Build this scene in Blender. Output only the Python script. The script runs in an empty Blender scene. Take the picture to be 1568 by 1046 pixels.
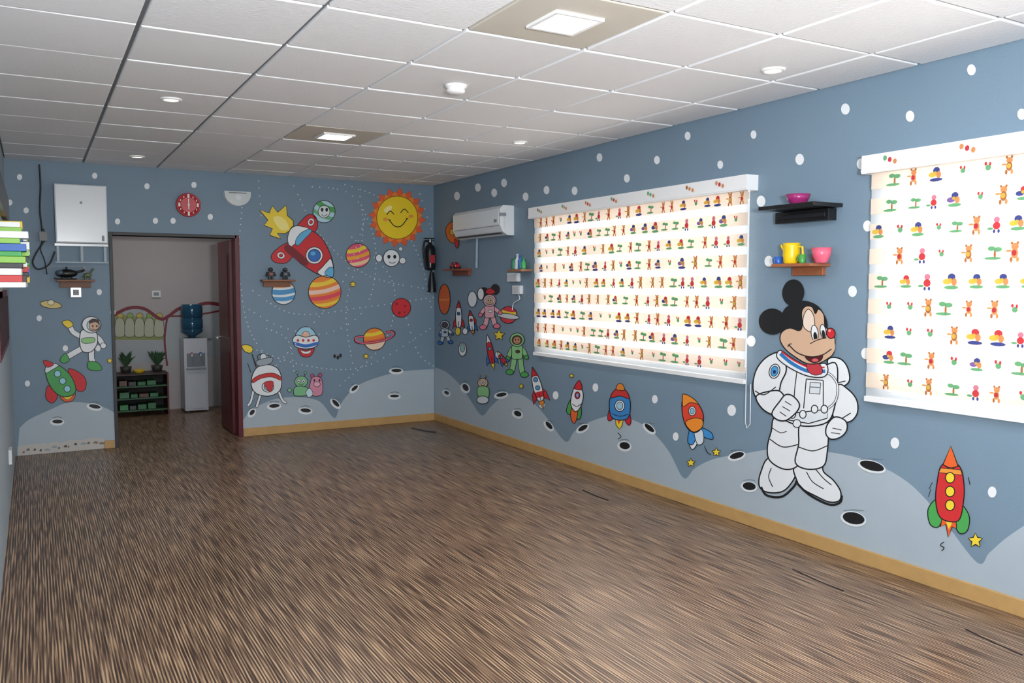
import bpy, math, random
from mathutils import Vector
random.seed(7)
# ---------------- survey constants (metres) -----------------
f,yaw,pit,h=1284.5,.5177,.0668,1.535
H,R,D,L=2.65,3.943,8.705,-.19
D2=11.1
CX,CY=784,522.67
GX0,GY0,GS=.4312,3.3646,.6259
sy_,cy_,sp_,cp_=math.sin(yaw),math.cos(yaw),math.sin(pit),math.cos(pit)
FW=Vector((sy_*cp_,cy_*cp_,-sp_)); RT=Vector((cy_,-sy_,0)); UP=Vector((sy_*sp_,cy_*sp_,cp_))
O=Vector((0,0,h))
def ray(x,y): return FW+RT*((x-CX)/f)-UP*((y-CY)/f)
def PX(x,y,X=R):
    d=ray(x,y);t=X/d.x;p=O+d*t;return p
def PY(x,y,Y=D):
    d=ray(x,y);t=Y/d.y;return O+d*t
def PZ(x,y,Z=0):
    d=ray(x,y);t=(Z-h)/d.z;return O+d*t
# ---------------- materials -----------------
def lin(c): return c/12.92 if c<=.04045 else ((c+.055)/1.055)**2.4
def rgb(hx):
    hx=hx.lstrip('#')
    if len(hx)==3: hx=''.join(c*2 for c in hx)
    return tuple(lin(int(hx[i:i+2],16)/255) for i in (0,2,4))+(1,)
_m={}
def mat(hx,rough=.6,var=.05,scale=8,metal=0,emis=0,bump=0,name=None):
    k=(hx,rough,var,scale,metal,emis,bump,name)
    if k in _m:return _m[k]
    m=bpy.data.materials.new(name or ('paint_'+hx.lstrip('#')));m.use_nodes=True
    nt=m.node_tree;b=nt.nodes['Principled BSDF']
    c=rgb(hx)
    tc=nt.nodes.new('ShaderNodeTexCoord');n=nt.nodes.new('ShaderNodeTexNoise');n.inputs['Scale'].default_value=scale;n.inputs['Detail'].default_value=4
    r=nt.nodes.new('ShaderNodeMapRange');r.inputs['To Min'].default_value=1-var;r.inputs['To Max'].default_value=1+var
    x=nt.nodes.new('ShaderNodeVectorMath');x.operation='SCALE';x.inputs[0].default_value=c[:3]
    nt.links.new(tc.outputs['Object'],n.inputs['Vector']);nt.links.new(n.outputs['Fac'],r.inputs['Value']);nt.links.new(r.outputs[0],x.inputs['Scale']);nt.links.new(x.outputs[0],b.inputs['Base Color'])
    b.inputs['Roughness'].default_value=rough;b.inputs['Metallic'].default_value=metal
    if emis:
        b.inputs['Emission Color'].default_value=c;b.inputs['Emission Strength'].default_value=emis
    if bump:
        n2=nt.nodes.new('ShaderNodeTexNoise');n2.inputs['Scale'].default_value=60;n2.inputs['Detail'].default_value=5
        bp=nt.nodes.new('ShaderNodeBump');bp.inputs['Strength'].default_value=bump;bp.inputs['Distance'].default_value=.01
        nt.links.new(tc.outputs['Object'],n2.inputs['Vector']);nt.links.new(n2.outputs['Fac'],bp.inputs['Height']);nt.links.new(bp.outputs[0],b.inputs['Normal'])
    _m[k]=m;return m
COL=dict(k='#17191c',w='#eef1f3',red='#cf2830',dred='#7a1420',org='#f08a2a',yel='#f2d43a',grn='#4ca553',lgrn='#8fd07f',blu='#2f6fc0',lblu='#5fb4dc',
 tan='#d8b294',pink='#e77f95',gry='#b9c6ce',moon='#adbac3',dgry='#4a5057',brn='#8a5a34',cor='#e8602f',nav='#1f3565',cream='#f2e6cf',teal='#8cc7b8')
def pm(c): return mat(COL.get(c,c),rough=.55,var=.03)
# ---------------- mesh builder -----------------
class M:
    def __init__(s,name): s.n=name;s.v=[];s.f=[];s.fm=[];s.fs=[];s.ms=[]
    def mi(s,m):
        if isinstance(m,str): m=pm(m)
        if m not in s.ms:s.ms.append(m)
        return s.ms.index(m)
    def add(s,vs,fs,m,smooth=False):
        o=len(s.v);i=s.mi(m)
        s.v+=[tuple(v) for v in vs]
        for q in fs: s.f.append(tuple(o+a for a in q));s.fm.append(i);s.fs.append(smooth)
    def bx(s,x0,x1,y0,y1,z0,z1,m):
        x0,x1=sorted((x0,x1));y0,y1=sorted((y0,y1));z0,z1=sorted((z0,z1))
        s.add([(x0,y0,z0),(x1,y0,z0),(x1,y1,z0),(x0,y1,z0),(x0,y0,z1),(x1,y0,z1),(x1,y1,z1),(x0,y1,z1)],
          [(0,3,2,1),(4,5,6,7),(0,1,5,4),(1,2,6,5),(2,3,7,6),(3,0,4,7)],m)
    def rot(s,start,c,ax,ang):
        from mathutils import Matrix
        mm=Matrix.Rotation(ang,3,ax);c=Vector(c)
        for i in range(start,len(s.v)): s.v[i]=tuple(c+mm@(Vector(s.v[i])-c))
    def lathe(s,o,ax,prof,m,n=24,cap=True):
        o=Vector(o);ax=Vector(ax).normalized();t=Vector((1,0,0)) if abs(ax.x)<.8 else Vector((0,1,0))
        u=ax.cross(t).normalized();w=ax.cross(u)
        vs=[];
        for r,hh in prof:
            for k in range(n):
                a=2*math.pi*k/n;vs.append(o+ax*hh+(u*math.cos(a)+w*math.sin(a))*r)
        fs=[(j*n+k,j*n+(k+1)%n,(j+1)*n+(k+1)%n,(j+1)*n+k) for j in range(len(prof)-1) for k in range(n)]
        s.add(vs,fs,m,True)
        if cap:
            s.add(vs[:n],[tuple(range(n))[::-1]],m);s.add(vs[-n:],[tuple(range(n))],m)
    def cyl(s,a,b,r,m,r2=None,n=20):
        a=Vector(a);b=Vector(b);s.lathe(a,b-a,[(r,0),(r if r2 is None else r2,(b-a).length)],m,n)
    def ell(s,c,rs,m,n=16,k=10):
        vs=[];fs=[];rx,ry,rz=rs
        for j in range(k+1):
            t=math.pi*j/k
            for i in range(n):
                a=2*math.pi*i/n;vs.append((c[0]+rx*math.sin(t)*math.cos(a),c[1]+ry*math.sin(t)*math.sin(a),c[2]+rz*math.cos(t)))
        for j in range(k):
            for i in range(n): fs.append((j*n+i,(j+1)*n+i,(j+1)*n+(i+1)%n,j*n+(i+1)%n))
        s.add(vs,fs,m,True)
    def tube(s,pts,r,m,n=10):
        pts=[Vector(p) for p in pts]
        vs=[]
        for i,p in enumerate(pts):
            d=(pts[min(i+1,len(pts)-1)]-pts[max(i-1,0)]).normalized()
            t=Vector((.3,1,.2)) if abs(d.y)<.8 else Vector((1,0,.2))
            u=d.cross(t).normalized();w=d.cross(u)
            for k in range(n):
                a=2*math.pi*k/n;vs.append(p+(u*math.cos(a)+w*math.sin(a))*r)
        s.add(vs,[(j*n+k,j*n+(k+1)%n,(j+1)*n+(k+1)%n,(j+1)*n+k) for j in range(len(pts)-1) for k in range(n)],m,True)
        s.add(vs[:n],[tuple(range(n))],m);s.add(vs[-n:],[tuple(range(n))],m)
    def done(s,bevel=0,seg=2):
        me=bpy.data.meshes.new(s.n);me.from_pydata(s.v,[],s.f);
        for m in s.ms: me.materials.append(m)
        me.polygons.foreach_set('material_index',s.fm);me.polygons.foreach_set('use_smooth',s.fs)
        me.update()
        o=bpy.data.objects.new(s.n,me);bpy.context.collection.objects.link(o)
        if bevel:
            b=o.modifiers.new('bevel','BEVEL');b.width=bevel;b.segments=seg;b.limit_method='ANGLE';b.angle_limit=math.radians(50)
        return o
def cat(pts,closed=True,n=5):
    N=len(pts);out=[]
    rng=range(N) if closed else range(N-1)
    for i in rng:
        if closed: p0,p1,p2,p3=pts[i-1],pts[i],pts[(i+1)%N],pts[(i+2)%N]
        else: p0,p1,p2,p3=pts[max(i-1,0)],pts[i],pts[i+1],pts[min(i+2,N-1)]
        for k in range(n):
            t=k/n;t2=t*t;t3=t2*t
            out.append(tuple(.5*((2*p1[a])+(-p0[a]+p2[a])*t+(2*p0[a]-5*p1[a]+4*p2[a]-p3[a])*t2+(-p0[a]+3*p1[a]-3*p2[a]+p3[a])*t3) for a in (0,1)))
    if not closed: out.append(tuple(pts[-1]))
    return out
# flat painted artwork measured on the wall planes; P/E/L/S add painted patches lying on the wall
class Art(M):
    def __init__(s,name,plane='B',off=.0045,at=None):
        super().__init__(name);s.pl=plane;s.off=off;s.at=at
    def w(s,p):
        if s.pl=='B':
            q=PY(p[0],p[1],s.at or D);return (q.x,q.y-s.off,max(q.z,.002))
        if s.pl=='R':
            q=PX(p[0],p[1],s.at or R);return (q.x-s.off,q.y,max(q.z,.002))
        if s.pl=='F':
            q=PZ(p[0],p[1],0);return (q.x,q.y,s.off)
    def fill(s,pts,c):
        s.add([s.w(p) for p in pts],[tuple(range(len(pts)))],c);s.off+=.00012
    def L(s,pts,w=1.1,c='k',sm=True,closed=False):
        if sm and len(pts)>2: pts=cat(pts,closed,5)
        N=len(pts);a=[];b=[]
        for i,p in enumerate(pts):
            if closed: q0,q1=pts[i-1],pts[(i+1)%N]
            else: q0,q1=pts[max(i-1,0)],pts[min(i+1,N-1)]
            dx,dy=q1[0]-q0[0],q1[1]-q0[1];l=math.hypot(dx,dy) or 1
            nx,ny=-dy/l*w/2,dx/l*w/2
            a.append((p[0]+nx,p[1]+ny));b.append((p[0]-nx,p[1]-ny))
        vs=[s.w(p) for p in a+b]
        fs=[(i,(i+1)%N,N+(i+1)%N,N+i) for i in range(N if closed else N-1)]
        s.add(vs,fs,c);s.off+=.00012
    def P(s,pts,c,o=0,sm=True,oc='k'):
        if sm: pts=cat(pts,True,5)
        s.fill(pts,c)
        if o: s.L(pts,o,oc,False,True)
    def E(s,x,y,rx,ry=None,c='w',o=0,rot=0,n=28,oc='k'):
        ry=rx if ry is None else ry;a=math.radians(rot);ca,sa=math.cos(a),math.sin(a)
        pts=[(x+rx*math.cos(t)*ca-ry*math.sin(t)*sa,y+rx*math.cos(t)*sa+ry*math.sin(t)*ca) for t in [2*math.pi*k/n for k in range(n)]]
        s.fill(pts,c)
        if o: s.L(pts,o,oc,False,True)
    def S(s,x,y,r,c='yel',o=1.0,rot=-90,k=.5):
        pts=[]
        for i in range(10):
            t=math.radians(rot+36*i);q=r if i%2==0 else r*k;pts.append((x+q*math.cos(t),y+q*math.sin(t)))
        s.P(pts,c,o,False)
    def limb(s,pts,w,c,o=1.6):
        s.L(pts,w+o,'k');s.E(*pts[0],(w+o)/2,c='k',n=12);s.E(*pts[-1],(w+o)/2,c='k',n=12)
        s.L(pts,w,c);s.E(*pts[0],w/2,c=c,n=12);s.E(*pts[-1],w/2,c=c,n=12)
    def band(s,x,y,r,a,b,c,rot=0,wav=.12):
        ra=math.radians(rot);ca,sa=math.cos(ra),math.sin(ra);pts=[]
        def row(v,rev):
            hw=math.sqrt(max(0,1-v*v));o=[]
            for i in range(9):
                u=-1+2*i/8
                if rev:u=-u
                vv=v+wav*(1-u*u)
                o.append((u*hw,vv))
            return o
        for u,v in row(a,False)+row(b,True):
            l=math.hypot(u,v)
            if l>.99:u/=l/.99;v/=l/.99
            pts.append((x+r*(u*ca-v*sa),y+r*(u*sa+v*ca)))
        s.fill(pts,c)
    def planet(s,x,y,r,c,bands=(),rot=-12,o=1.1):
        s.E(x,y,r,c=c)
        for a,b,cc in bands: s.band(x,y,r,a,b,cc,rot)
        pts=[(x+r*math.cos(t),y+r*math.sin(t)) for t in [2*math.pi*k/28 for k in range(28)]];s.L(pts,o,'k',False,True)
    def rocket(s,T,N,w,body='w',nose='red',fin='red',ports=('lblu',),flame='yel',o=1.0,mid=None):
        dx,dy=N[0]-T[0],N[1]-T[1];
        def q(a,b): 
            l=math.hypot(dx,dy);return (T[0]+dx*a-dy/l*b*w/2,T[1]+dy*a+dx/l*b*w/2)
        if flame: s.P([q(.04,-.55),q(-.12,-.6),q(-.14,-.25),q(-.3,0),q(-.14,.25),q(-.12,.6),q(.04,.55)],flame,o,False)
        for sg in (1,-1): s.P([q(.38,.8*sg),q(.2,1.7*sg),q(-.08,2.0*sg),q(.02,1.2*sg),q(.05,.6*sg)],fin,o,False)
        B=[q(0,-.65),q(.25,-.98),q(.5,-1),q(.75,-.68),q(.9,-.3),q(1,0),q(.9,.3),q(.75,.68),q(.5,1),q(.25,.98),q(0,.65)]
        s.P(B,body,o)
        if mid: s.P([q(.08,-.78),q(.25,-.95),q(.25,.95),q(.08,.78)],mid,0,False)
        s.P([q(.7,-.78),q(.82,-.52),q(.9,-.3),q(1,0),q(.9,.3),q(.82,.52),q(.7,.78),q(.74,0)],nose,o,False)
        for i,c in enumerate(ports):
            p=q(.5-.25*i+(.12*(len(ports)-1)),0);r=w*.26;s.E(*p,r,c=c,o=o)
        s.L(B,o,'k',True,True)
        s.L([q(-.02,0),q(.2,0)],o,'k',False)
    def crater(s,x,y,rx,ry,rot=0):
        s.E(x-.5,y+1.0,rx+3,ry+2.4,'#e6ecef',0,rot);s.E(x,y,rx,ry,'k',0,rot)
        s.L([(x-rx*.9,y-ry-2.6),(x,y-ry-4),(x+rx*.9,y-ry-2.6)],.8,'#5a6670')
    def alien(s,x,y,r,c,body=True):
        if body:
            s.limb([(x-r*.5,y+r*1.2),(x-r*1.2,y+r*1.7)],r*.3,c);s.limb([(x+r*.5,y+r*1.2),(x+r*1.3,y+r*1.5)],r*.3,c)
            s.P([(x-r*.6,y+r*.7),(x-r*.65,y+r*1.6),(x-r*.5,y+r*2.3),(x,y+r*2.2),(x+r*.5,y+r*2.3),(x+r*.65,y+r*1.6),(x+r*.6,y+r*.7)],c,.9)
        for sg in (-1,1): s.L([(x+sg*r*.5,y-r*.7),(x+sg*r*.7,y-r*1.4)],.9);s.E(x+sg*r*.7,y-r*1.5,r*.2,c=c,o=.7)
        s.E(x,y,r*1.1,r*.95,c,.9)
        for sg in (-1,1): s.E(x+sg*r*.4,y-r*.1,r*.28,r*.34,'w',.6);s.E(x+sg*r*.4,y-r*.05,r*.12,c='k')
        s.L([(x-r*.4,y+r*.4),(x,y+r*.6),(x+r*.4,y+r*.4)],.8)
    def naut(s,x,y,r,suit='w',boot='grn',face='tan',arms=((-2,1.6),(2,1.2)),legs=((-1.2,5),(1.2,4.8)),vis='lblu'):
        for a,sg in zip(legs,(-1,1)):
            s.limb([(x+sg*r*.45,y+r*2.6),(x+a[0]*r*.7,y+a[1]*r*.8),(x+a[0]*r,y+a[1]*r)],r*.75,suit)
            s.E(x+a[0]*r+sg*r*.25,y+a[1]*r,r*.62,r*.45,boot,.9)
        for a,sg in zip(arms,(-1,1)):
            s.limb([(x+sg*r*.6,y+r*1.3),(x+a[0]*r*.65,y+r*1.7 if a[1]>1 else y+r*.9),(x+a[0]*r,y+a[1]*r)],r*.6,suit)
            s.E(x+a[0]*r,y+a[1]*r,r*.36,c=boot,o=.8)
        s.P([(x-r*.75,y+r*.9),(x-r*.85,y+r*2),(x-r*.8,y+r*3),(x,y+r*3.1),(x+r*.8,y+r*3),(x+r*.85,y+r*2),(x+r*.75,y+r*.9)],suit,.9)
        s.E(x+r*.1,y+r*1.9,r*.35,r*.25,vis,.7)
        s.E(x,y,r*1.15,r*1.1,suit,1);s.E(x,y+r*.05,r*.82,r*.75,vis,.8);s.E(x,y+r*.1,r*.6,r*.6,face,.6)
        for sg in (-1,1): s.E(x+sg*r*.22,y,r*.1,r*.15,'k')
        s.L([(x-r*.25,y+r*.35),(x,y+r*.45),(x+r*.25,y+r*.35)],.7)

# ---------------- room shell -----------------
wallm=mat('#788e9f',.6,.06,1.6,bump=.12,name='blue_wall_paint')
whitem=mat('#dfe0e0',.7,.03,2,bump=.1,name='white_wall_paint')
leftm=mat('#a3b1bb',.6,.05,2,bump=.1,name='left_wall_paint')
T=.15
def holes(m,a0,a1,hs,fn):
    ed=sorted({a0,a1,*[x for q in hs for x in q[:2]]})
    for i in range(len(ed)-1):
        c=(ed[i]+ed[i+1])/2;zz=0
        for q in hs:
            if q[0]<c<q[1]:
                if q[2]>zz: fn(ed[i],ed[i+1],zz,q[2])
                zz=q[3]
        fn(ed[i],ed[i+1],zz,H+.1)
BX=R-.055   # blind fabric plane
a=PX(816,335,BX);b=PX(820,545,BX);c=PX(1146,292,BX);d=PX(1140,583,BX)
W1=[(c.y+d.y)/2,(a.y+b.y)/2,(b.z+d.z)/2,(a.z+c.z)/2]
e=PX(1332,268,BX);g=PX(1328,607,BX)
W2=[(e.y+g.y)/2-(W1[1]-W1[0]),(e.y+g.y)/2,W1[2],W1[3]]
dl=PY(176,500).x;dr=PY(365,500).x;dt=(PY(176,361).z+PY(365,364).z)/2
FY=-3.0
m=M('wall_right');IN=.04
def fr(a0,a1,z0,z1): m.bx(R,R+T,a0,a1,z0,z1,wallm)
holes(m,FY,D+T,[(W1[0]+IN,W1[1]-IN,W1[2]+IN,W1[3]+.01),(W2[0]+IN,W2[1]-IN,W2[2]+IN,W2[3]+.01)],fr);m.done()
m=M('wall_back')
def fb(a0,a1,z0,z1): m.bx(a0,a1,D,D+T,z0,z1,wallm)
holes(m,L-T,R,[(dl,dr,-1,dt)],lambda a0,a1,z0,z1:fb(a0,a1,max(z0,0),z1) if z1>0 else None);m.done()
m=M('wall_left');m.bx(L-T,L,FY,D,0,H+.1,leftm);m.done()
m=M('wall_front');m.bx(L-T,R+T,FY-T,FY,0,H+.1,whitem);m.done()
# floor
fm=bpy.data.materials.new('striped_wood_vinyl');fm.use_nodes=True;nt=fm.node_tree;bs=nt.nodes['Principled BSDF'];N=nt.nodes.new;K=nt.links.new
tc=N('ShaderNodeTexCoord')
def noi(sx,sy,det,dist=0):
    mp=N('ShaderNodeMapping');mp.inputs['Scale'].default_value=(sx,sy,1);K(tc.outputs['Object'],mp.inputs[0])
    n=N('ShaderNodeTexNoise');n.inputs['Scale'].default_value=1;n.inputs['Detail'].default_value=det;n.inputs['Distortion'].default_value=dist;K(mp.outputs[0],n.inputs['Vector']);return n
n1=noi(140,3.2,1,0);n2=noi(3,.7,2);n3=noi(330,10,1)
# regular fine reeding lines running towards the doorway wall, ~11 mm apart
wv=N('ShaderNodeTexWave');wv.wave_type='BANDS';wv.bands_direction='X';wv.inputs['Scale'].default_value=24;wv.inputs['Distortion'].default_value=.6;wv.inputs['Detail'].default_value=1;wv.inputs['Detail Scale'].default_value=1
mpw=N('ShaderNodeMapping');mpw.inputs['Scale'].default_value=(1,.05,1);K(tc.outputs['Object'],mpw.inputs[0]);K(mpw.outputs[0],wv.inputs['Vector'])
a1=N('ShaderNodeMath');a1.operation='MULTIPLY_ADD';K(wv.outputs['Fac'],a1.inputs[0]);a1.inputs[1].default_value=.28;K(n1.outputs['Fac'],a1.inputs[2])
ad=N('ShaderNodeMath');ad.operation='MULTIPLY_ADD';K(n3.outputs['Fac'],ad.inputs[0]);ad.inputs[1].default_value=.12;K(a1.outputs[0],ad.inputs[2])
rp=N('ShaderNodeValToRGB');cr=rp.color_ramp
cr.elements[0].position=.5;cr.elements[0].color=rgb('#3d2c22');cr.elements[1].position=.92;cr.elements[1].color=rgb('#b8997a')
x=cr.elements.new(.64);x.color=rgb('#594335');x=cr.elements.new(.76);x.color=rgb('#836850')
K(ad.outputs[0],rp.inputs[0])
mr=N('ShaderNodeMapRange');mr.inputs['To Min'].default_value=.88;mr.inputs['To Max'].default_value=1.12;K(n2.outputs['Fac'],mr.inputs['Value'])
vs=N('ShaderNodeVectorMath');vs.operation='SCALE';K(rp.outputs[0],vs.inputs[0]);K(mr.outputs[0],vs.inputs['Scale']);K(vs.outputs[0],bs.inputs['Base Color'])
bs.inputs['Roughness'].default_value=.33
bp=N('ShaderNodeBump');bp.inputs['Strength'].default_value=.03;bp.inputs['Distance'].default_value=.002;K(ad.outputs[0],bp.inputs['Height']);K(bp.outputs[0],bs.inputs['Normal'])
m=M('floor');m.bx(L-T,R+T,FY-T,D2+T,-.1,0,fm);m.done()
# ceiling
tile=mat('#f3f4f6',.75,.02,3,bump=.25,name='ceiling_tile');bar=mat('#74767a',.5,.05,5,name='ceiling_grid');beige=mat('#d0cabd',.6,.03,3)
m=M('ceiling');m.bx(L-T,R+T,FY-T,D+T,H+.012,H+.12,bar)
gp=.0095
panels={(2,-1),(2,4),(2,-6),(5,-6)}  # last two are unseen panels added behind the camera as fill light
for i in range(-1,7):
    for j in range(-11,10):
        x0,x1=GX0+i*GS,GX0+(i+1)*GS;y0,y1=GY0+j*GS,GY0+(j+1)*GS
        x0=max(x0,L);x1=min(x1,R);y0=max(y0,FY);y1=min(y1,D)
        if x1-x0<.05 or y1-y0<.05: continue
        st=len(m.v)
        m.bx(x0+gp,x1-gp,y0+gp,y1-gp,H-.002,H+.02,beige if (i,j) in panels else tile)
        m.rot(st,((x0+x1)/2,(y0+y1)/2,H),random.choice('XY'),random.uniform(-.007,.007))
m.done(bevel=.006)
glow=mat('#ffffff',.4,0,8,emis=9,name='led_diffuser')
pl=mat('#f4f4f4',.35,.01,4)
def area(name,loc,rot,sx,sy,e,col=(1,1,1)):
    la=bpy.data.lights.new(name,'AREA');la.shape='RECTANGLE';la.size=sx;la.size_y=sy;la.energy=e;la.color=col
    o=bpy.data.objects.new(name,la);bpy.context.collection.objects.link(o);o.location=loc;o.rotation_euler=rot;return o
for (i,j) in sorted(panels,key=lambda q:-q[1]):
    cx,cy=GX0+(i+.5)*GS,GY0+(j+.5)*GS
    m=M('ceiling_panel_light');r=.12
    for q in ((-r,r,-r,-r+.018),(-r,r,r-.018,r),(-r,-r+.018,-r+.018,r-.018),(r-.018,r,-r+.018,r-.018)):
        m.bx(cx+q[0],cx+q[1],cy+q[2],cy+q[3],H-.014,H-.002,pl)
    m.bx(cx-r+.018,cx+r-.018,cy-r+.018,cy+r-.018,H-.009,H-.003,glow);m.done()
    area('panel_lamp',(cx,cy,H-.02),(0,0,0),.2,.2,12,(1,.99,.97))
wg=mat('#fff4e2',.4,0,8,emis=5,name='downlight_glow')
for x,y in ((262,151),(210,239),(1184,106),(796,217)):
    p=PZ(x,y,H);m=M('recessed_downlight');m.lathe((p.x,p.y,H-.002),(0,0,-1),[(.062,0),(.062,.006),(.05,.012),(.042,.006)],pl,32,False)
    m.lathe((p.x,p.y,H-.004),(0,0,-1),[(.042,0),(.042,.004)],wg,32);m.done()
p=PZ(698,130,H);m=M('smoke_detector');m.lathe((p.x,p.y,H-.002),(0,0,-1),[(.062,0),(.062,.012),(.05,.018),(.047,.024),(.054,.028),(.05,.04),(.03,.048),(.0,.05)],pl,32,False);m.done()

# baseboards
wood=mat('#bf9860',.5,.15,12,name='pine_trim')
m=M('baseboard_right');m.bx(R-.018,R,FY,D-.018,0,.082,wood);m.done(.004)
m=M('baseboard_back');m.bx(dr+.03,R,D-.018,D,0,.082,wood);x0=PY(160,680).x;m.bx(x0,dl-.035,D-.018,D,0,.075,wood);m.done(.004)
# door casing + leaf + adjoining room
dk=mat('#33302f',.5,.05);redd=mat('#5e1620',.4,.08,6)
m=M('trim_doorway');m.bx(dl-.03,dl,D-.012,D+T,0,dt+.03,dk) ;m.bx(dl,dr,D-.012,D+T,dt,dt+.03,dk);m.bx(dr-.02,dr+.025,D-.012,D+T,0,dt+.03,redd);m.done(.003)
m=M('door_1')
m.bx(dr-.045,dr-.002,D+T+.005,D+T+.6,.01,dt-.01,redd)
for z0,z1 in ((.2,.85),(1.0,dt-.15)):
    m.bx(dr-.05,dr-.045,D+T+.1,D+T+.5,z0,z1,redd)
m.cyl((dr-.045,D+T+.53,.98),(dr-.1,D+T+.53,.98),.012,mat('#b0b0b0',.3,metal=1));m.cyl((dr-.1,D+T+.54,.98),(dr-.1,D+T+.43,.98),.01,mat('#b0b0b0',.3,metal=1))
m.done(.003)
adj=mat('#b4aeae',.7,.04,2)
AX0,AX1=L-T,3.0
m=M('wall_adjoining_back');m.bx(AX0,AX1,D2,D2+T,0,H+.1,adj);m.done()
m=M('wall_adjoining_left');m.bx(AX0,AX0+.1,D+T,D2,0,H+.1,adj);m.done()
m=M('wall_adjoining_right');m.bx(AX1,AX1+.1,D+T,D2,0,H+.1,adj);m.done()
m=M('ceiling_adjoining');m.bx(AX0,AX1+.1,D+T,D2+T,H,H+.1,adj);m.done()

# ---------------- windows + blinds -----------------
alu=mat('#e9e9ea',.35,.02)
def blindmat(name,hx,tr,transp):
    m=bpy.data.materials.new(name);m.use_nodes=True;nt=m.node_tree;nt.nodes.remove(nt.nodes['Principled BSDF']);out=nt.nodes['Material Output']
    d=nt.nodes.new('ShaderNodeBsdfDiffuse');t=nt.nodes.new('ShaderNodeBsdfTranslucent');x=nt.nodes.new('ShaderNodeMixShader');x.inputs[0].default_value=tr
    n=nt.nodes.new('ShaderNodeTexNoise');n.inputs['Scale'].default_value=90
    mx=nt.nodes.new('ShaderNodeVectorMath');mx.operation='SCALE';mx.inputs[0].default_value=rgb(hx)[:3]
    r=nt.nodes.new('ShaderNodeMapRange');r.inputs['To Min'].default_value=.96;r.inputs['To Max'].default_value=1.03
    nt.links.new(n.outputs['Fac'],r.inputs['Value']);nt.links.new(r.outputs[0],mx.inputs['Scale'])
    for q in (d,t): nt.links.new(mx.outputs[0],q.inputs['Color'])
    nt.links.new(d.outputs[0],x.inputs[1]);nt.links.new(t.outputs[0],x.inputs[2])
    if transp:
        tp=nt.nodes.new('ShaderNodeBsdfTransparent');y=nt.nodes.new('ShaderNodeMixShader');y.inputs[0].default_value=transp
        nt.links.new(x.outputs[0],y.inputs[1]);nt.links.new(tp.outputs[0],y.inputs[2]);x=y
    nt.links.new(x.outputs[0],out.inputs['Surface']);return m
TR=.28
opq=blindmat('blind_printed_fabric','#ead8c6',.25,0);shr=blindmat('blind_sheer_mesh','#ffffff',.6,.5)
pr={k:blindmat('print_'+k,v,TR,0) for k,v in dict(o='#dc9a66',b='#b5764c',g='#74b384',r='#d0484f',n='#4c5596',y='#ecc658',p='#d988a0',v='#8a6ab0').items()}
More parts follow.
